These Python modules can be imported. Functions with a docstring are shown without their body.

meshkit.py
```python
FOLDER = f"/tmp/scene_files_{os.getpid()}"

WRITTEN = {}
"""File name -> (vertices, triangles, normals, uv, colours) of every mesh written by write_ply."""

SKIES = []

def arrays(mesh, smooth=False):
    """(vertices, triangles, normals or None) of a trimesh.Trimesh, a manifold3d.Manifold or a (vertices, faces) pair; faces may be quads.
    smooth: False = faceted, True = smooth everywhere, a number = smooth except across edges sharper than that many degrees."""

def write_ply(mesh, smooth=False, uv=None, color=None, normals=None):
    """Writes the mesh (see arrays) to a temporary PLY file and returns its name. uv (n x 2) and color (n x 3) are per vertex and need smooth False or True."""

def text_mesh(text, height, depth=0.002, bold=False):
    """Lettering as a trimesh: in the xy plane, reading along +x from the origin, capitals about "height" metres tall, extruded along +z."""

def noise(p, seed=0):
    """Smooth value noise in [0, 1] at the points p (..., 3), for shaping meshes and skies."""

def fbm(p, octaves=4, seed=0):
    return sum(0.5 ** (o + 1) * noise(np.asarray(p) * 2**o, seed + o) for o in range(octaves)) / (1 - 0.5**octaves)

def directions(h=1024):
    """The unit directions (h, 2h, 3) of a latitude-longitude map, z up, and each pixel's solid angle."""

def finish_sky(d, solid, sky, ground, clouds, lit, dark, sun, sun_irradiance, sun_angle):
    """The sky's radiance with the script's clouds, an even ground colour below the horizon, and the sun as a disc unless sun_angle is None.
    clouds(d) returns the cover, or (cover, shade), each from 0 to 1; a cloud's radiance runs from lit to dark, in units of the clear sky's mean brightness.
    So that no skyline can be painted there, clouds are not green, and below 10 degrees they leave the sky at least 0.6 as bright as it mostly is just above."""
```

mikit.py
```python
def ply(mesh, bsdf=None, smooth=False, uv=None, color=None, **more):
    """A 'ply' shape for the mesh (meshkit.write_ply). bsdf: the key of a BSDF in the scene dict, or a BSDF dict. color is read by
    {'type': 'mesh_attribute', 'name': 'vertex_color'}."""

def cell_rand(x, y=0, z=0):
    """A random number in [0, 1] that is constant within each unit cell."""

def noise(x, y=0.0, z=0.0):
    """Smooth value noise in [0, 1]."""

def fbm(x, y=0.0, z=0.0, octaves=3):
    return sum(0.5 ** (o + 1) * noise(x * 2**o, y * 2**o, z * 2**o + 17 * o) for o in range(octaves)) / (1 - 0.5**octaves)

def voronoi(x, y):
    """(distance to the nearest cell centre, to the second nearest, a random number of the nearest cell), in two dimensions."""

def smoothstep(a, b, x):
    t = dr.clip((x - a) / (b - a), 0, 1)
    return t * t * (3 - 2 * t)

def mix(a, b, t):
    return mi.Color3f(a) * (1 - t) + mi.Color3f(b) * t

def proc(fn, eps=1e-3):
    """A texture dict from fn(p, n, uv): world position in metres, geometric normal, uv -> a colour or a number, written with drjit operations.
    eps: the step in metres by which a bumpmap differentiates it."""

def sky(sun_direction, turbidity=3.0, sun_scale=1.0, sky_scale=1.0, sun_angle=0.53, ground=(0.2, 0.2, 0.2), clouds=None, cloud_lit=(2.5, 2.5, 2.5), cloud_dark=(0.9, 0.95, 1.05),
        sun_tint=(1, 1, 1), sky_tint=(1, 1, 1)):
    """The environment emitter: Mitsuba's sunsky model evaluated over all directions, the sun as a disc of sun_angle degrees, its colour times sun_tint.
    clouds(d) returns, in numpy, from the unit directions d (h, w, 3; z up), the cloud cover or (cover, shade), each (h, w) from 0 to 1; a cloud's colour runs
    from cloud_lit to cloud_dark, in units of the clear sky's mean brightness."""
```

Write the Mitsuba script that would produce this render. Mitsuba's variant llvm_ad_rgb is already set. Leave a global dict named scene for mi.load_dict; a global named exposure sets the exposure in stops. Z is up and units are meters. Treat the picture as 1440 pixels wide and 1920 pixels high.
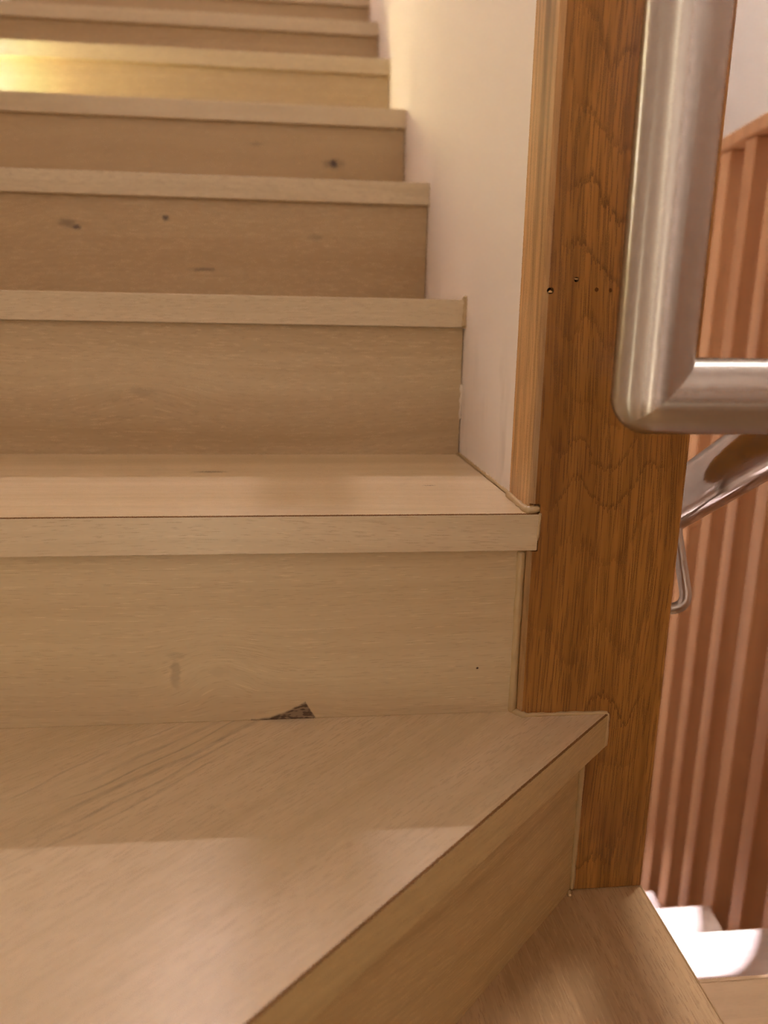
import math, random
import numpy as np, trimesh, drjit as dr, mitsuba as mi, mikit, manifold3d as m3
from mikit import noise, fbm, smoothstep, mix, cell_rand
from shapely.geometry import Polygon, box as sbox
T = mi.ScalarTransform4f
scene, labels = {}, {}
exposure = -0.32

# ---------------------------------------------------------------- camera
FPX, PITCH, YAW, ROLL = 1401.78, .231159, .102367, .0160847
CAM = np.array([-.176598, -.557169, .484231])
fwd = np.array([math.sin(YAW) * math.cos(PITCH), math.cos(YAW) * math.cos(PITCH), -math.sin(PITCH)])
rgt = np.array([math.cos(YAW), -math.sin(YAW), 0.0])
up0 = np.cross(rgt, fwd)
up = -math.sin(ROLL) * rgt + math.cos(ROLL) * up0
scene['camera'] = dict(type='thinlens', fov=2 * math.degrees(math.atan(720 / FPX)), fov_axis='x', near_clip=.01, far_clip=50.0,
                       aperture_radius=.0030, focus_distance=.62,
                       to_world=T().look_at(origin=CAM.tolist(), target=(CAM + fwd).tolist(), up=up.tolist()))

# ---------------------------------------------------------------- lamps (positions and strengths; the fittings are built further down)
WARM, OLIVE, PINK, SOFT = (1.0, .86, .46), (1.0, .96, .70), (1.0, .95, .98), (1.0, .98, 1.0)
STEP_LIGHT_FRONT, STEP_FRONT_POWER = (-.40, -.995, .125), 66.0
STEP_LIGHT_WINDER, STEP_WINDER_POWER = (-.952, -.13, .285), 24.0
FILL_GLOBE, FILL_GLOBE_POWER, FILL_GLOBE_R = (-.78, -.89, 1.05), 6.0, .08  # globe lamp added behind the camera as front fill
STEP_LIGHT_LEFT, STEP_LEFT_POWER = (-.952, 1.105, .965), 420.0
UPSTAIRS_LAMP, UPSTAIRS_POWER = (-.178, 3.2, 4.36), 13000.0
GLOBE, GLOBE_POWER, GLOBE_R = (-.45, 4.30, 3.20), 60.0, .13
STRIP_AT, STRIP_POWER = (.115, 1.0, .05), 15.0  # unseen strip lamp, added to light the slat faces
SPOT_AT, SPOT_TO, SPOT_POWER = (.30, -.93, .86), (.349, .47, -.35), 62.0
FILL_PANELS = [((-.48, -.52, 4.385), .30, 5.0), ((-.48, 1.6, 4.385), .30, 3.5), ((.34, -.55, 4.385), .2, 2.0), ((.34, 1.2, 4.385), .2, 20.0), ((.80, .6, 2.585), .12, 430.0)]  # ceiling lamps added for general soft fill

H, G, NT = .175, .29453, .0302          # rise, going and plank thickness of the upper flight
XL, YF = -.955, -1.0                    # left wall, wall behind the camera
RS = .0095                              # a riser lies this far behind its nosing

def rgb(c): return dict(type='rgb', value=[float(v) for v in c])
def lines(a, b, fa, fb, seed):
    """Pores: a row of dashes on each of fb lines per metre, every line with its own phase; 0 to 1."""
    c = b * fb
    i = dr.floor(c)
    r = cell_rand(i, seed, 5.0)
    t = 2 * (c - i) - 1
    return noise(a * fa * (.6 + .8 * r) + 57.0 * r, i * 1.7, seed) * (1 - dr.square(t * t))
def srgb(*c): return tuple(((v / 255 + .055) / 1.055) ** 2.4 if v > 10 else v / 255 / 12.92 for v in c)

# ---------------------------------------------------------------- materials
def oak(along, across, seedf, light, dark, pore, pore_amt=.5, fleck=.0, knots=None, warp=.03, figure=1.0, shade_tint=None):
    """Oak: along/across pick the grain axes from a point, seedf a number per plank; knots(p) -> (mask, warp); the last argument paints shade into the colour."""
    def fn(p, n, uv):
        a, b, s = along(p), across(p), seedf(p)
        kd = 0.0
        if knots is not None:
            kd, kw = knots(p)
            b = b + kw
        w = fbm(a * 2.2 + s * 7.3, b * 6.0 + s * 3.1, s, octaves=2) - .5
        bb = b + warp * w * 2.0 * figure
        broad = fbm(a * 1.7 + s * 3.7, bb * 16.0, s + 5.0, octaves=3)
        ring = noise(a * .9 + s, bb * 120.0 + 3.0 * w, s + 9.0)
        fine = noise(a * 9.0 + 3 * noise(b * 50.0), bb * 420.0, s + 11.0)
        por = lines(a, bb, 140.0, 950.0, s + 2.0)
        por2 = lines(a + 31.0, bb, 95.0, 900.0, s + 4.0)
        t = dr.clip(.5 + (broad - .5) * 1.5 + (ring - .5) * .45 + (fine - .5) * .30, 0, 1)
        c = mix(dark, light, t)
        if shade_tint is not None: c = mix(c, srgb(150, 116, 70), shade_tint(p))  # painted shade: brown mixed into the wood colour
        pm = smoothstep(.52, .80, por) * pore_amt * (.35 + .65 * ring)
        c = mix(c, pore, pm)
        if fleck > 0:
            c = mix(c, (min(1, light[0] * 1.28), min(1, light[1] * 1.30), min(1, light[2] * 1.34)), smoothstep(.60, .85, por2) * fleck)
        if knots is not None:
            c = mix(c, srgb(62, 42, 28), dr.clip(kd, 0, 1))
        return c
    return mikit.proc(fn)

def wood(tex, rough=.36, spec=.5, coat=.0, bump=None):
    b = dict(type='principled', base_color=tex, roughness=rough, specular=spec)
    if coat: b.update(clearcoat=coat, clearcoat_gloss=.86)
    return dict(type='twosided', bsdf=b)

def spots(lst):
    """lst: (x, z, rx, rz, strength, warp) ovals on an upright plank."""
    def fn(p):
        m, w = mi.Float(0), mi.Float(0)
        e = (noise(p.x * 240, p.z * 420, 3.0) - .5) * .9
        for (x, z, rx, rz, st, wp) in lst:
            dx, dz = (p.x - x) / rx, (p.z - z) / rz
            d = dr.sqrt(dx * dx + dz * dz)
            m = dr.maximum(m, st * smoothstep(1.25, .35, d + e * .7))
            if wp:
                g = dr.exp(-(dr.square((p.x - x) / (rx * 4.5)) + dr.square((p.z - z) / (rz * 5.0))))
                w = w - wp * g
        # a split knot on the lowest upright plank: a low wedge of bark rising to the right
        u = (p.x + .2214) / .0405
        top = dr.select(u < 1, dr.power(dr.maximum(u, 1e-4), 1.7), dr.maximum(0.0, 1 - (u - 1) / .20)) * .0145 + (noise(p.x * 300, 2.0) - .5) * .0008
        hh = p.z - .1753
        inside = smoothstep(.0016, -.0012, hh - top) * dr.select(u > -.1, 1.0, 0.0) * dr.select(u < 1.2, 1.0, 0.0) * dr.select(p.z < .2, 1.0, 0.0)
        vary = .70 + .28 * smoothstep(.35, .6, noise(p.x * 260 + p.z * 500, p.z * 700 - p.x * 200, 5.0))
        m = dr.maximum(m, inside * vary)
        return m, w
    return fn

L0, D0, P0 = srgb(203, 172, 131), srgb(176, 141, 99), srgb(120, 88, 54)
step_seed = lambda p: dr.floor(p.z / H - .004) * 1.37 + 2.0
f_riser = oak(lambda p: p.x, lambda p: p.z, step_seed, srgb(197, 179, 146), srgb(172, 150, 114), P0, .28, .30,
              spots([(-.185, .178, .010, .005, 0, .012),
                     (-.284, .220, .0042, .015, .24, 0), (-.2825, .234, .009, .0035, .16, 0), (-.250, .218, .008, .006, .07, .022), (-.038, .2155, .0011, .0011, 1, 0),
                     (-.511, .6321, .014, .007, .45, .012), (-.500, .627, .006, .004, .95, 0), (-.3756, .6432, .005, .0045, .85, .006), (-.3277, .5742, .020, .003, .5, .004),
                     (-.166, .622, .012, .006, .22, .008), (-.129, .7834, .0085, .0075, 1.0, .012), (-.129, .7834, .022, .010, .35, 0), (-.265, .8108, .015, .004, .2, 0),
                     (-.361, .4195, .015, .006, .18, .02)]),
              shade_tint=lambda p: dr.select(p.z > .5, .42 + .25 * (cell_rand(dr.floor(p.z / H - .004), 9.0) - .5), dr.select(p.z > H * 2 - .02, .22, 0.0)))  # higher risers painted browner, standing in for the dimmer light up there
f_nose = oak(lambda p: p.x, lambda p: p.z + p.y, lambda p: step_seed(p) + 40.0, srgb(202, 185, 156), srgb(185, 166, 134), P0, .32, .25)
def tread_knots(p):
    m = mi.Float(0)
    for (x, y, rx, ry, st) in [(-.2745, .190, .020, .004, .75), (-.0655, .1163, .007, .0016, .75)]:
        d = dr.sqrt(dr.square((p.x - x) / rx) + dr.square((p.y - y) / ry))
        m = dr.maximum(m, st * smoothstep(1.2, .2, d) * dr.select(p.z > .3, 1.0, 0.0) * dr.select(p.z < .4, 1.0, 0.0))
    return m, mi.Float(0)
f_tread = oak(lambda p: p.x, lambda p: p.y, lambda p: step_seed(p) + 80.0, srgb(199, 178, 146), srgb(181, 160, 124), P0, .22, .15, tread_knots)
DX, DY = .7192, .6948                   # the winder's front edge runs along this line
along_d = lambda p: p.x * DX + p.y * DY
across_d = lambda p: -p.x * DY + p.y * DX
def winder_streaks(p):
    """Greyish-brown figure in the back left of the big winder tread."""
    a, b = along_d(p), across_d(p)
    m = mi.Float(0)
    for (b0, wd, a0, a1, st) in [(.150, .0022, -.32, -.20, .42), (.162, .004, -.32, -.17, .40), (.1725, .0016, -.30, -.12, .5), (.138, .0016, -.36, -.22, .35), (.186, .0035, -.28, -.15, .3), (.205, .002, -.34, -.2, .3)]:
        bb = b + .010 * (fbm(a * 14.0, b0 * 90.0, 1.0, octaves=2) - .5) * 2 + .045 * (a - a0) - .03 * dr.square(a - a0) * 10
        m = dr.maximum(m, st * smoothstep(1.0, .0, dr.abs(bb - b0) / wd) * smoothstep(a0 - .03, a0 + .03, a) * smoothstep(a1 + .05, a1 - .02, a) * (.35 + .65 * noise(a * 130, b * 500, 4.0)))
    return m * .75, mi.Float(0)
f_wtread = oak(along_d, across_d, lambda p: p.z * 0 + 3.0, srgb(199, 178, 146), srgb(182, 161, 125), P0, .26, .14, winder_streaks, figure=.5)
f_wface = oak(along_d, lambda p: p.z, lambda p: p.z * 0 + 6.0, srgb(184, 162, 116), srgb(156, 132, 88), P0, .22, .30, shade_tint=lambda p: dr.select(p.z < H - NT - .0002, .30, 0.0))  # riser painted darker for the shade under the nosing
f_pale = oak(lambda p: p.x, lambda p: p.y + p.z, step_seed, srgb(218, 202, 190), srgb(202, 184, 172), srgb(150, 128, 110), .10)
f_ytread = oak(lambda p: p.y, lambda p: p.x, lambda p: p.z * 0 + 13.0, srgb(174, 146, 108), srgb(146, 116, 78), P0, .45, .22, figure=.6)
f_lower = oak(lambda p: p.x, lambda p: p.y + p.z, step_seed, srgb(178, 150, 116), srgb(158, 130, 96), P0, .14)

def f_post(p, n, uv):
    """Stained oak: upright pores, jagged cathedral arches, darker toward the foot of the heart."""
    a, b = p.z, p.x - p.y
    w = fbm(a * 3.2, b * 14.0, 1.0, octaves=3) - .5
    bb = b + .016 * w
    por = lines(a, bb, 42.0, 900.0, 2.0)
    por2 = lines(a, bb, 26.0, 520.0, 5.0)
    jag = lines(a, b, 60.0, 700.0, 7.0) - .4
    # one set of arches under the top, another that opens downwards below the middle of the post
    x1, x2 = (b - .052) / .05, (b - .070) / .05
    ph = a * 17.0 - 1.15 * x1 * x1 + 3.2 * w + jag * .20 + 1.6 * (fbm(a * 9.0, b * 34.0, 12.0, octaves=2) - .5)
    fr = ph - dr.floor(ph)
    which = cell_rand(dr.floor(ph), 3.0)
    line = smoothstep(.15, .0, fr) * (.25 + .75 * which) * smoothstep(.055, .035, dr.abs(b - .055))
    tone = dr.clip(.5 + (fbm(a * 2.4, bb * 30.0, 8.0, octaves=3) - .5) * 1.4 + (fr - .5) * .12 + (noise(a * 3.0, bb * 210.0, 4.0) - .5) * .5, 0, 1)
    side = smoothstep(.30, .75, -n.x)                     # the edge next to the wall is paler
    c = mix(mix(srgb(120, 78, 30), srgb(120, 88, 46), side), mix(srgb(170, 120, 58), srgb(200, 158, 108), side), tone)
    blotch = smoothstep(.50, .78, fbm(a * 8.0, b * 20.0, 21.0, octaves=3)) * smoothstep(.44, .15, a)
    c = mix(c, srgb(92, 46, 14), blotch * .60)
    c = mix(c, srgb(80, 42, 12), line * .85 * (1 - side))
    k = 1 - .55 * side
    c = mix(c, srgb(82, 46, 18), smoothstep(.42, .75, por) * .62 * k)
    return mix(c, srgb(98, 56, 22), smoothstep(.50, .80, por2) * .30 * k)
def f_wall(p, n, uv):
    t = fbm(p.x * 1.5 + p.y * 2.0, p.z * 2.0, 1.0, octaves=3)
    c = mix(srgb(226, 218, 212), srgb(232, 225, 219), t)
    sm = smoothstep(.60, .85, fbm(p.y * 34.0 + p.x * 20, p.z * 12.0, 3.0, octaves=3)) * smoothstep(.52, .38, p.z) * smoothstep(.30, .34, p.z)
    return mix(c, srgb(176, 166, 158), sm * .35)
def f_slat(p, n, uv):
    s = dr.floor(p.y / .0955) * 1.7
    t = dr.clip(.5 + (fbm(p.z * 1.6, p.y * 40.0 + p.x * 40, s, octaves=3) - .5) * 1.4, 0, 1)
    return mix(srgb(166, 116, 76), srgb(204, 156, 112), t)
def f_steel(p, n, uv):
    sp = smoothstep(.80, .9, noise(p.x * 900, p.y * 900, p.z * 900)) * smoothstep(.55, .8, noise(p.x * 25, p.y * 25, p.z * 9))
    return mix(mix(srgb(194, 188, 181), srgb(206, 200, 194), fbm(p.x * 30, p.y * 30, p.z * 12, octaves=2)), srgb(120, 112, 106), sp * .5)
def f_sealant(p, n, uv):
    return mix(srgb(160, 136, 98), srgb(176, 152, 112), fbm(p.x * 120, p.y * 120, p.z * 120, octaves=2))

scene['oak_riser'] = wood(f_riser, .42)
scene['oak_nosing'] = wood(f_nose, .36)
scene['oak_tread'] = wood(f_tread, .30)
scene['oak_winder_tread'] = wood(f_wtread, .30)
scene['oak_winder_face'] = wood(f_wface, .40)
scene['oak_bottom_tread'] = wood(f_ytread, .34)
scene['oak_lower'] = wood(f_lower, .40)
scene['oak_limed'] = wood(f_pale, .40)
scene['stained_oak'] = wood(mikit.proc(f_post), .36)
scene['wall_paint'] = dict(type='twosided', bsdf=dict(type='principled', base_color=mikit.proc(f_wall), roughness=.6, specular=.3))
scene['ceiling_paint'] = dict(type='twosided', bsdf=dict(type='diffuse', reflectance=rgb(srgb(232, 224, 216))))
scene['slat_wood'] = wood(mikit.proc(f_slat), .5, .35)
scene['added_cladding'] = dict(type='twosided', bsdf=dict(type='diffuse', reflectance=rgb(srgb(118, 88, 62))))
scene['brushed_steel'] = dict(type='roughconductor', material='none', distribution='ggx', alpha_u=.035, alpha_v=.27, specular_reflectance=mikit.proc(f_steel))
scene['rod_steel'] = dict(type='principled', base_color=rgb(srgb(196, 188, 180)), metallic=1.0, roughness=.25, specular=.5)
scene['polished_steel'] = dict(type='principled', base_color=rgb(srgb(200, 192, 186)), metallic=1.0, roughness=.10, specular=.5)
scene['sealant'] = dict(type='twosided', bsdf=dict(type='principled', base_color=mikit.proc(f_sealant), roughness=.35, specular=.5))
scene['white_filler'] = dict(type='twosided', bsdf=dict(type='diffuse', reflectance=rgb(srgb(225, 215, 200))))
scene['glue_line'] = dict(type='twosided', bsdf=dict(type='diffuse', reflectance=rgb(srgb(112, 80, 48))))
scene['dark_hole'] = dict(type='twosided', bsdf=dict(type='diffuse', reflectance=rgb(srgb(40, 22, 10))))
scene['brown_filler'] = dict(type='twosided', bsdf=dict(type='diffuse', reflectance=rgb(srgb(84, 50, 22))))
scene['splinter'] = dict(type='twosided', bsdf=dict(type='diffuse', reflectance=rgb(srgb(222, 184, 130))))
scene['lamp_metal'] = dict(type='principled', base_color=rgb((.6, .58, .55)), metallic=1.0, roughness=.35)
scene['lamp_black'] = dict(type='twosided', bsdf=dict(type='diffuse', reflectance=rgb((.03, .03, .03))))

# ---------------------------------------------------------------- mesh helpers
def bx(x0, x1, y0, y1, z0, z1, c=.0):
    if c <= 0:
        b = trimesh.creation.box((x1 - x0, y1 - y0, z1 - z0)); b.apply_translation(((x0 + x1) / 2, (y0 + y1) / 2, (z0 + z1) / 2)); return b
    pts = []
    for ix, x in ((1, x0), (-1, x1)):
        for iy, y in ((1, y0), (-1, y1)):
            for iz, z in ((1, z0), (-1, z1)):
                pts += [(x + ix * c, y + iy * c, z), (x + ix * c, y, z + iz * c), (x, y + iy * c, z + iz * c)]
    return trimesh.convex.convex_hull(np.array(pts))
def prism(poly, z0, z1, c=.0):
    P = poly if isinstance(poly, Polygon) else Polygon(poly)
    if c <= 0 or abs(P.convex_hull.area - P.area) > 1e-9:
        m = trimesh.creation.extrude_polygon(P, z1 - z0, engine='earcut'); m.apply_translation((0, 0, z0)); return m
    inn = np.array(P.buffer(-c, join_style=2).exterior.coords); out = np.array(P.exterior.coords)
    pts = [np.c_[out, np.full(len(out), z)] for z in (z0 + c, z1 - c)] + [np.c_[inn, np.full(len(inn), z)] for z in (z0, z1)]
    return trimesh.convex.convex_hull(np.vstack(pts))
def tube(path, r, seg=40, cap=True):
    """Straight tubes between the points, mitred: a ball of the tube's radius rounds each outer corner."""
    out = None
    path = [np.array(q, float) for q in path]
    for a, b in zip(path[:-1], path[1:]):
        L = np.linalg.norm(b - a)
        z = (b - a) / L
        x = np.cross(z, [.3, .5, .81]); x /= np.linalg.norm(x); y = np.cross(z, x)
        t = np.linspace(0, 2 * np.pi, seg, endpoint=False)
        ring = np.cos(t)[:, None] * x + np.sin(t)[:, None] * y
        v = np.vstack([a + r * ring, b + r * ring])
        c = trimesh.convex.convex_hull(v)
        m = m3.Manifold(m3.Mesh(np.asarray(c.vertices, np.float32), np.asarray(c.faces, np.uint32)))
        out = m if out is None else out + m
    for q in path[1:-1]:
        out = out + m3.Manifold.sphere(r * .9995, 64).translate(q.tolist())
    return out
def bead(a, b, r, seed, n=14, flat=.8):
    """A hand-smoothed line of sealant."""
    rng = np.random.default_rng(seed); a, b = np.array(a, float), np.array(b, float)
    sp = []
    for k in range(n + 1):
        t = k / n
        q = a + (b - a) * t
        sp.append((q, r * (flat + (1 - flat) * 2 * rng.random())))
    out = None
    for (p, r0), (q, r1) in zip(sp[:-1], sp[1:]):
        h = m3.Manifold.batch_hull([m3.Manifold.sphere(r0, 12).translate(p.tolist()), m3.Manifold.sphere(r1, 12).translate(q.tolist())])
        out = h if out is None else out + h
    return out
def numbered(key):
    if key not in used: used.add(key); return key
    k = 1
    while f'{key}_{k:03d}' in used: k += 1
    used.add(f'{key}_{k:03d}'); return f'{key}_{k:03d}'
used = set()
def thing(name, label, cat, group=None):
    key = numbered(name); labels[key] = dict(label=label, category=cat)
    if group: labels[key]['group'] = group
    return key
def part(parent, name, mesh, bsdf, smooth=False, label=None, **more):
    key = numbered(parent + '__' + name); scene[key] = mikit.ply(mesh, bsdf, smooth=smooth, **more)
    if label: labels[key] = dict(label=label)
    return key
def struct(name, mesh, bsdf, label, cat):
    scene[name] = mikit.ply(mesh, bsdf); labels[name] = dict(label=label, category=cat, kind='structure')

# ---------------------------------------------------------------- the shell
ZC = 4.4
struct('wall_left', bx(XL - .12, XL, YF - .12, 4.6, -1.6, ZC), 'wall_paint', 'white wall on the far left of the upper flight', 'wall')
struct('wall_front', bx(XL, 1.2, YF - .12, YF, -1.6, ZC), 'wall_paint', 'white wall closing the winder behind the viewer', 'wall')
struct('added_trim_1', bx(.13, .56, YF, YF + .0009, -.17, .44), 'added_cladding', 'added dark panelling that cuts bounce light from the lower wall behind the landing', 'panelling')  # added dark panel, soaks up bounce light behind the camera
struct('wall_spine', bx(0, .115, .0665, 4.5, -1.6, ZC), 'wall_paint', 'off-white painted wall rising along the right of the upper flight behind the post', 'wall')
struct('wall_far', bx(XL, 1.2, 4.5, 4.62, -1.6, ZC), 'wall_paint', 'white wall at the head of the stairs', 'wall')
struct('wall_right', bx(1.02, 1.14, YF, 4.5, -1.6, ZC), 'wall_paint', 'pale pinkish wall seen above and behind the slatted screen', 'wall')
struct('ceiling', bx(XL - .12, 1.2, YF - .12, 4.62, ZC, ZC + .1), 'ceiling_paint', 'white ceiling high above the stairwell', 'ceiling')
struct('floor', bx(XL, 1.2, YF, 4.5, -1.7, -1.6), 'oak_lower', 'oak floor at the foot of the lower flight', 'floor')
struct('floor_upper', bx(XL, 0, 11 * G + .02, 4.5, 13 * H - .1, 13 * H - .002), 'oak_lower', 'oak landing at the head of the upper flight', 'floor')

# ---------------------------------------------------------------- the upper flight
upper_labels = {
    2: 'oak step beside the stained post, a dark bark knot low on its riser',
    3: 'oak step whose nosing ends in a sealant lump at the white wall',
    4: 'oak step with small dark knots at left on its riser',
    5: 'oak step with a single round dark knot near the right end of its riser',
    6: 'oak step glowing yellow at its left end from the step light',
    7: 'plain blurred oak step directly above the one glowing yellow',
    8: 'topmost oak step showing at the upper edge of the photo',
    9: 'first oak step above the topmost one in the photo', 10: 'second oak step above the topmost one in the photo', 11: 'third oak step above the topmost one in the photo',
    12: 'fourth oak step above the topmost one in the photo', 13: 'last oak step below the upper floor',
}
for n in range(2, 14):
    y0, z1 = (n - 2) * G, n * H
    st = thing('stair_step', upper_labels[n], 'stair step', 'steps of the upper flight')
    xe = .0035 if n == 2 else -.0002
    seam = .0006 if n == 2 else 0
    part(st, 'nosing', bx(XL, xe, y0, y0 + .0018, z1 - NT, z1 - seam, .0005), 'oak_nosing')
    if seam: part(st, 'edge_line', bx(XL, xe - .0002, y0 + .0003, y0 + .0021, z1 - seam, z1 - .0001), 'glue_line', label='dark seam along the tread edge')
    back = y0 + G + RS + .012
    if n == 2:
        tr = trimesh.util.concatenate([prism([(XL, y0 + .0021), (-.0035, y0 + .0021), (-.0035, back), (XL, back)], z1 - NT, z1 - .0001)])
    else:
        tr = bx(XL, -.0002, y0 + .0021, back, z1 - NT, z1 - .0001)
    part(st, 'tread', tr, 'oak_tread')
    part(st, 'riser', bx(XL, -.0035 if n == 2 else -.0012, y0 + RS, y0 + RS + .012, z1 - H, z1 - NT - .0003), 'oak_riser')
    if n == 2:
        part(st, 'sealant_bead', bead((-.0062, RS + .0008, z1 - H + .002), (-.0062, RS + .0008, z1 - NT - .005), .0036, 5, 14, .88), 'sealant', smooth=50)
        part(st, 'sealant_bead', bead((-.0004, back - .012, z1), (-.0004, .068, z1), .0022, 6, 20), 'sealant', smooth=50, label='brown sealant line along the foot of the wall')
        part(st, 'sealant_bead', bead((-.0035, .066, z1 + .001), (-.0045, .008, z1 + .001), .0030, 7, 8), 'sealant', smooth=50)
        part(st, 'sealant_bead', bead((-.004, .0058, z1 + .001), (.0025, .0048, z1 + .0028), .0034, 8, 6), 'sealant', smooth=50, label='sealant lump filling the notch under the post')
        part(st, 'sealant_bead', bead((.0045, .001, z1 - .001), (.0035, .001, z1 - NT + .009), .0013, 9, 8), 'sealant', smooth=50)
    if n == 3:
        part(st, 'sealant_bead', bead((-.0016, y0 + .001, z1 - NT + .003), (-.001, y0 + .002, z1 + .001), .0034, 10, 6), 'sealant', smooth=50, label='sealant lump at the end of the nosing')
        part(st, 'filler', bead((-.0012, y0 + RS - .001, .392), (-.0008, y0 + RS - .001, .430), .0014, 11, 9, .5), 'white_filler', smooth=50, label='white filler in the gap beside the riser')
    if 3 <= n <= 8:
        part(st, 'sealant_bead', bead((-.0004, back - .012, z1), (-.0004, y0 + .01, z1), .0018, 20 + n, 16), 'sealant', smooth=50)

# ---------------------------------------------------------------- the winder
def dline(off):
    """Two ends (at the post, at the left wall) of a line parallel to the winder's front edge, shifted back by off."""
    o = np.array([-DY, DX]) * off
    p = np.array([.074, -.002]) + o
    d = np.array([DX, DY])
    return p, d
def at_y(off, y):
    p, d = dline(off); t = (y - p[1]) / d[1]; return tuple(p + d * t)
PY = .002                                # the front of the post
w1 = thing('winder_step', 'large diagonal oak winder tread in front, its corner meeting the stained post', 'winder step', 'winder steps round the post')
F0, F1 = (.074, -.002), at_y(0, YF + .001)
N0, N1 = at_y(.0018, PY - .0005), at_y(.0018, YF + .001)
part(w1, 'nosing', prism([F0, (.074, PY - .0005), N0, N1, F1], H - NT, H - .0005, .0005), 'oak_winder_face')
part(w1, 'edge_line', prism([at_y(.0003, PY - .0005), at_y(.0021, PY - .0005), at_y(.0021, YF + .001), at_y(.0003, YF + .001)], H - .0005, H - .0001), 'glue_line', label='dark seam along the tread edge')
B0 = at_y(.0021, PY - .0004)
part(w1, 'tread', prism([B0, (-.0035, PY - .0004), (-.0035, RS + .012), (XL, RS + .012), (XL, YF + .001), at_y(.0021, YF + .001)], H - NT, H - .0001), 'oak_winder_tread')
r0, r1 = at_y(.0155, PY - .0005), at_y(.0155, YF + .001)
part(w1, 'riser', prism([r0, r1, at_y(.0275, YF + .001), at_y(.0275, PY - .0005)], 0, H - NT - .0003), 'oak_winder_face')
part(w1, 'sealant_bead', bead((.002, PY - .0008, H + .0002), (.0735, PY - .0008, H - .0002), .0023, 31, 18), 'sealant', smooth=50, label='sealant line where the tread meets the post')
part(w1, 'sealant_bead', bead((.0742, -.0002, H - .0012), (.0742, -.0002, H - NT + .002), .0022, 32, 8), 'sealant', smooth=50)
part(w1, 'sealant_bead', bead((-.004, RS - .002, H + .0005), (.0012, PY - .001, H + .0005), .0032, 33, 6), 'sealant', smooth=50)
part(w1, 'sealant_bead', bead((r0[0] + .001, PY - .001, .003), (r0[0] + .001, PY - .001, H - NT - .002), .0022, 34, 12), 'sealant', smooth=50)
w0 = thing('winder_step', 'bottom oak winder tread that carries the foot of the stained post', 'winder step', 'winder steps round the post')
XE = .1225
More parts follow.
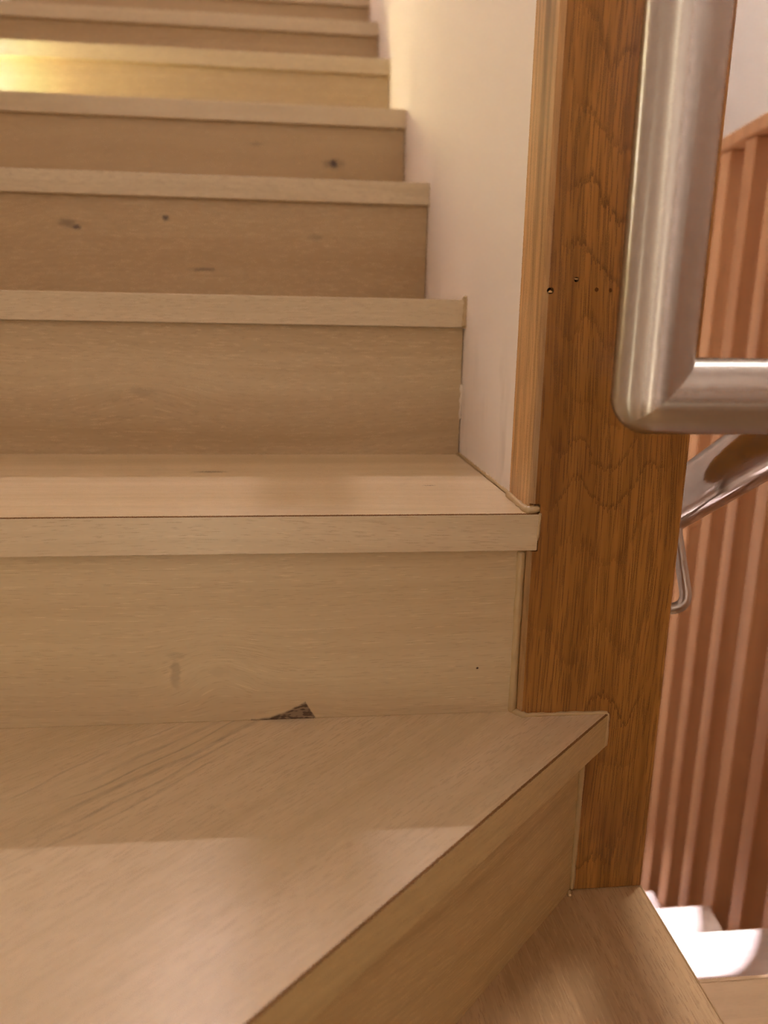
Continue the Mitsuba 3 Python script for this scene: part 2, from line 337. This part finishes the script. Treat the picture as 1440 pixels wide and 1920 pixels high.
part(w0, 'nosing', prism([(XE - .0018, YF + .001), (XE, YF + .001), (XE, .10), (XE - .0018, .10)], -NT, 0, .0006), 'oak_bottom_tread')
part(w0, 'tread', prism([(XE - .0021, YF + .001), (XE - .0021, .0655), (.0, .0655), at_y(.026, YF + .001)], -NT, -.0001), 'oak_bottom_tread')
part(w0, 'riser', bx(XE - .022, XE - .010, YF + .001, .10, -H, -NT - .0003), 'oak_lower')
part(w0, 'sealant_bead', bead((r0[0] - .003, PY - .007, .0004), (r0[0] - .0006, PY - .0006, .0004), .0018, 35, 5), 'sealant', smooth=50)

# ---------------------------------------------------------------- the lower flight, going down and away from the landing
GL, Y1 = .2425, .065                     # its going, and the far nosing of the landing
xs = lambda y: .545 + .10 * (y - .52)    # the line of the slatted screen
low_labels = {1: 'oak landing beside the bottom winder tread, mostly in shade', 2: 'first step down from the landing, crossed by a bright band of light',
              3: 'second step down on the lower flight, bright along its far edge', 4: 'lowest step in view on the lower flight, beside the foot of the post',
              5: 'fourth step below the landing, hidden behind the post', 6: 'fifth step below the landing, hidden behind the post',
              7: 'sixth step below the landing, hidden behind the post', 8: 'lowest step of the lower flight, hidden behind the post'}
for k in range(1, 9):
    lw = 'oak_lower' if k == 1 else 'oak_limed'
    yn, z1 = Y1 + (k - 1) * GL, -k * H
    st = thing('landing' if k == 1 else 'lower_step', low_labels[k], 'landing' if k == 1 else 'stair step', None if k == 1 else 'steps of the lower flight')
    yb = YF + .001 if k == 1 else yn - GL - .012
    xa = XE - .010 if k == 1 else .116
    part(st, 'tread', prism([(xa, yb), (xs(yb), yb), (xs(yn), yn - .0059), (xa if yn > .07 else XE - .009, yn - .0059)], z1 - NT, z1 - .0001), lw)
    part(st, 'nosing', prism([(max(xa, .116), yn - .0055), (xs(yn), yn - .0055), (xs(yn), yn), (max(xa, .116), yn)], z1 - NT, z1, .0008), lw)
    part(st, 'riser', bx(max(xa, .116), xs(yn) - .004, yn - .024, yn - .012, z1 - H, z1 - NT - .0003), lw)

# ---------------------------------------------------------------- the stained post
post = thing('newel_post', 'dark-stained square oak post standing on the bottom winder tread at the end of the wall', 'post')
PX0, PX1, PB = -.0032, .1222, .0662
prof = Polygon([(PX0 + .0035, PY), (PX1 - .0012, PY), (PX1, PY + .0012), (PX1, PB), (PX0, PB), (PX0, PY + .0045)])
body = m3.CrossSection([np.array(prof.exterior.coords)[:-1][::1].tolist()]).extrude(ZC - .002).translate([0, 0, .0004])
def mbox(x0, x1, y0, y1, z0, z1): return m3.Manifold.cube([x1 - x0, y1 - y0, z1 - z0]).translate([x0, y0, z0])
body = body - mbox(-.02, .0046, -.02, .0062, 2 * H - NT - .0012, 2 * H + .0072) - mbox(-.02, -.0030, -.02, .2, -.1, 2 * H + .0072)
holes = [(.0018, .5187, .0025, 1), (.0208, .5270, .0019, 1), (.0368, .5202, .0016, 0), (.0475, .5200, .0015, 0)]
for (x, z, r, op) in holes:
    body = body - m3.Manifold.cylinder(.016, r, r, 24).rotate([-90, 0, 0]).translate([x, PY - .004, z])
part(post, 'body', body, 'stained_oak')
for i, (x, z, r, op) in enumerate(holes):
    if op:
        h = part(post, 'screw_hole', m3.Manifold.cylinder(.004, r * .995, r * .995, 20).rotate([-90, 0, 0]).translate([x, PY + .0055, z]), 'dark_hole', label='open screw hole with a pale splinter')
        s = m3.Manifold.batch_hull([m3.Manifold.sphere(.0005, 8).translate([x + dx, PY + dy, z + dz]) for dx, dy, dz in ((-.0011, .0012, -.0008 + .0014 * i), (.0010, .0010, -.0009 + .0014 * i), (0.0, .0040, -.0012 + .0016 * i), (.0007, .003, .0003))])
        part(h, 'splinter', s, 'splinter')
    else:
        part(post, 'screw_hole', m3.Manifold.cylinder(.006, r * .995, r * .995, 20).rotate([-90, 0, 0]).translate([x, PY + .0004, z]), 'brown_filler', label='screw hole stopped with brown filler')

# ---------------------------------------------------------------- the handrail
hr = thing('handrail', 'brushed stainless steel tube handrail turning a mitred corner in front of the stained post', 'handrail')
RX, RY, RZ, RR = .0452, -.085, .4490, .0249
corner2 = np.array([.176, RY, RZ]); slope = -.58
end = corner2 + np.array([0, 1.75, 1.75 * slope])
c1 = np.array([RX, RY, RZ])
def section(a, b, cuts):
    """Tube from a to b overrunning both ends, with a ball at each end, trimmed by mitre planes (point, inward normal)."""
    a, b = np.array(a, float), np.array(b, float)
    m = tube([a, b], RR, 96)
    for (q, nrm, ball) in cuts:
        if ball: m = m + m3.Manifold.sphere(RR, 96).translate(list(q))
    for (q, nrm, ball) in cuts:
        nn = np.array(nrm, float); nn /= np.linalg.norm(nn)
        m = m.trim_by_plane(nn.tolist(), float(np.dot(nn, q)))
    # leave the cut faces out (they lie inside the mitre) and lay u round the tube and v along it, for the brushed sheen
    g = m.to_mesh(); v, f = np.array(g.vert_properties[:, :3], float), np.array(g.tri_verts)
    fn = np.cross(v[f[:, 1]] - v[f[:, 0]], v[f[:, 2]] - v[f[:, 0]]); fn /= np.maximum(np.linalg.norm(fn, axis=1, keepdims=True), 1e-12)
    keep = np.ones(len(f), bool)
    for (q, nrm, ball) in cuts:
        nn = np.array(nrm, float); nn /= np.linalg.norm(nn)
        keep &= ~((np.abs(fn @ nn) > .999) & (np.abs((v[f].mean(1) - q) @ nn) < 1e-4))
    f = f[keep]; ids, inv = np.unique(f, return_inverse=True); v, f = v[ids], inv.reshape(-1, 3)
    z = (b - a) / np.linalg.norm(b - a); x = np.cross(z, [0, 1, 0.013] if abs(z[1]) < .6 else [1, 0, .013]); x /= np.linalg.norm(x); y = np.cross(z, x)
    d = v - a
    uv = np.c_[np.arctan2(d @ y, d @ x) * RR, d @ z]
    return trimesh.Trimesh(v, f, process=False), uv
top = np.array([RX, RY, 1.20])
mesh, uv = section(c1, top, [(c1, (-1, 0, 1), True), (top, (0, -1, -1), True)])
part(hr, 'vertical_tube', mesh, 'brushed_steel', smooth=True, uv=uv)
mesh, uv = section(c1, corner2, [(c1, (1, 0, -1), True), (corner2, (-1, -.865, .5), True)])
part(hr, 'horizontal_tube', mesh, 'brushed_steel', smooth=True, uv=uv)
mesh, uv = section(corner2, end, [(corner2, (1, .865, -.5), True)])
part(hr, 'sloping_tube', mesh, 'polished_steel', smooth=True, uv=uv, label='polished sloping tube of the handrail')
mesh, uv = section(top, (RX, PY - .0005, 1.20), [(top, (0, 1, 1), True)])
part(hr, 'top_return', mesh, 'brushed_steel', smooth=True, uv=uv)
def rod(path, r, bend):
    """A bent rod: the corner is an arc of the given radius."""
    a, q, b = (np.array(v, float) for v in path)
    u, v = (a - q) / np.linalg.norm(a - q), (b - q) / np.linalg.norm(b - q)
    pts = [a] + [(1 - t) ** 2 * (q + u * bend) + 2 * t * (1 - t) * q + t * t * (q + v * bend) for t in np.linspace(0, 1, 10)] + [b]
    return tube(pts, r, 24)
br = part(hr, 'bracket', rod([(.115, .086, .2345), (.176, .073, .2405), (.176, .114, .312)], .0055, .016), 'rod_steel', smooth=40, label='bent steel rod bracket under the sloping tube')
part(br, 'wall_plate', m3.Manifold.cylinder(.005, .022, .022, 40).rotate([0, 90, 0]).translate([.115, .092, .2342]), 'rod_steel', smooth=30)

# ---------------------------------------------------------------- the slatted screen
sc = thing('slat_screen', 'reddish timber screen of upright slats standing along the lower flight', 'screen')
PITCH_S, DEP = .0955, .042
for k in range(-14, 13):
    y = .446 + PITCH_S * k
    kk = max(1, math.ceil((y - Y1) / GL - 1e-6) + 1)
    zb = -kk * H - .16
    x0 = xs(y + .032) + .0004
    part(sc, 'slat', bx(x0, x0 + DEP, y, y + .032, zb, .820, .0018), 'slat_wood')
ya, yb = .446 - 14.4 * PITCH_S, .446 + 12.9 * PITCH_S
part(sc, 'top_rail', prism([(xs(ya) - .004, ya), (xs(ya) + DEP + .012, ya), (xs(yb) + DEP + .012, yb), (xs(yb) - .004, yb)], .8205, .8435, .002), 'slat_wood')

# ---------------------------------------------------------------- the lamps' fittings
def emitter(c, k): return dict(type='area', radiance=rgb([v * k for v in c]))
def step_light(at, left, power, label, col=WARM):
    t = thing('step_light', label, 'step light', 'recessed step lights')
    x, y, z = at
    def pl(u0, u1, w0, w1, d):
        return bx(XL, XL + d, y + u0, y + u1, z + w0, z + w1) if left else bx(x + u0, x + u1, YF, YF + d, z + w0, z + w1)
    part(t, 'frame', trimesh.util.concatenate([pl(-.062, .062, .022, .032, .004), pl(-.062, .062, -.032, -.022, .004), pl(-.062, -.05, -.022, .022, .004), pl(.05, .062, -.022, .022, .004)]), 'lamp_metal')
    part(t, 'lens', pl(-.05, .05, -.022, .022, .002), 'wall_paint', emitter=emitter(col, power))
step_light(STEP_LIGHT_FRONT, False, STEP_FRONT_POWER, 'small recessed step light low in the wall behind the viewer', OLIVE)
step_light(STEP_LIGHT_WINDER, True, STEP_WINDER_POWER, 'small recessed step light in the left wall above the large winder tread', OLIVE)
step_light(STEP_LIGHT_LEFT, True, STEP_LEFT_POWER, 'small recessed step light in the left wall that makes one step glow yellow')
ul = thing('ceiling_light', 'round ceiling lamp above the head of the stairs', 'ceiling light')
ux, uy, uz = UPSTAIRS_LAMP
part(ul, 'lens', m3.Manifold.cylinder(.03, .02, .02, 32).translate([ux, uy, uz]), 'wall_paint', emitter=emitter((1.0, .88, .93), UPSTAIRS_POWER))
part(ul, 'frame', m3.Manifold.cylinder(.012, .06, .06, 40).translate([ux, uy, uz + .0285]), 'lamp_metal')
hs = thing('shadow_slat', 'unseen timber slat added over the upper flight to cast a dark column on the treads', 'slat')
part(hs, 'body', bx(-.199, -.156, 1.60, 1.64, 2.0, ZC - .001, .002), 'slat_wood')  # added light blocker, out of view; its shadow is the dark column
def globe_lamp(c, r, power, col, wall, sgn, label):
    t = thing('wall_lamp', label, 'wall lamp', 'globe wall lamps')
    part(t, 'globe', m3.Manifold.sphere(r, 48).translate(list(c)), 'wall_paint', smooth=True, emitter=emitter(col, power))
    y0, y1 = sorted((wall, c[1] + sgn * (r - .004)))
    part(t, 'arm', m3.Manifold.cylinder(y1 - y0, .018, .018, 24).rotate([-90, 0, 0]).translate([c[0], y0, c[2]]), 'lamp_metal', smooth=30)
globe_lamp(GLOBE, GLOBE_R, GLOBE_POWER, PINK, 4.5, 1, 'round globe lamp on the wall at the head of the stairs')
globe_lamp(FILL_GLOBE, FILL_GLOBE_R, FILL_GLOBE_POWER, OLIVE, YF, -1, 'round globe lamp added as front fill on the wall behind the viewer')
t = thing('fill_strip', 'slim upright strip lamp added on the far side of the spine wall to light the slats', 'added strip light')
x, y, z = STRIP_AT
part(t, 'lens', bx(x + .012, x + .016, y - .025, y + .025, z - .5, z + .5), 'wall_paint', emitter=emitter(PINK, STRIP_POWER))
part(t, 'frame', trimesh.util.concatenate([bx(x, x + .0118, y - .03, y + .03, z - .51, z + .51), bx(x + .0119, x + .034, y - .03, y - .0255, z - .51, z + .51), bx(x + .0119, x + .034, y + .0255, y + .03, z - .51, z + .51)]), 'lamp_metal')
panel_labels = ['flat round fill lamp added above the winder', 'flat round fill lamp added above the upper flight', 'flat round fill lamp added above the landing', 'flat round fill lamp added above the lower flight', 'small round fill lamp added in the lower ceiling beyond the slatted screen']
for (c, r, k), plab in zip(FILL_PANELS, panel_labels):
    t = thing('ceiling_light', plab, 'ceiling light', 'added round fill lamps')
    part(t, 'lens', m3.Manifold.cylinder(.014, r, r, 48).translate([c[0], c[1], c[2]]), 'wall_paint', emitter=emitter((1.0, .89, .82) if c[2] < 3 else SOFT, k))
struct('ceiling_side', bx(.62, 1.02, YF, 4.5, 2.60, 2.66), 'ceiling_paint', 'lower ceiling beyond the slatted screen', 'ceiling')
sp = thing('spotlight', 'black spotlight on the wall behind the viewer aimed down the lower flight', 'spotlight')
a, b = np.array(SPOT_AT), np.array(SPOT_TO); d = (b - a) / np.linalg.norm(b - a)
can = trimesh.creation.revolve(np.array([(.001, -.06), (.026, -.06), (.026, .02), (.024, .02), (.024, -.05), (.001, -.05)]), sections=40)
can.apply_transform(trimesh.geometry.align_vectors([0, 0, 1], d)); can.apply_translation(a)
part(sp, 'can', can, 'lamp_black', smooth=30)
part(sp, 'arm', m3.Manifold.cylinder(.03, .006, .006, 16).rotate([-90, 0, 0]).translate([a[0], YF, a[2] + .02]), 'lamp_black')
scene['spot_beam'] = dict(type='spot', to_world=T().look_at(origin=(a + d * .021).tolist(), target=b.tolist(), up=[0, 0, 1]), cutoff_angle=5.7, beam_width=5.1, intensity=rgb([v * SPOT_POWER for v in (.98, .93, 1.12)]))
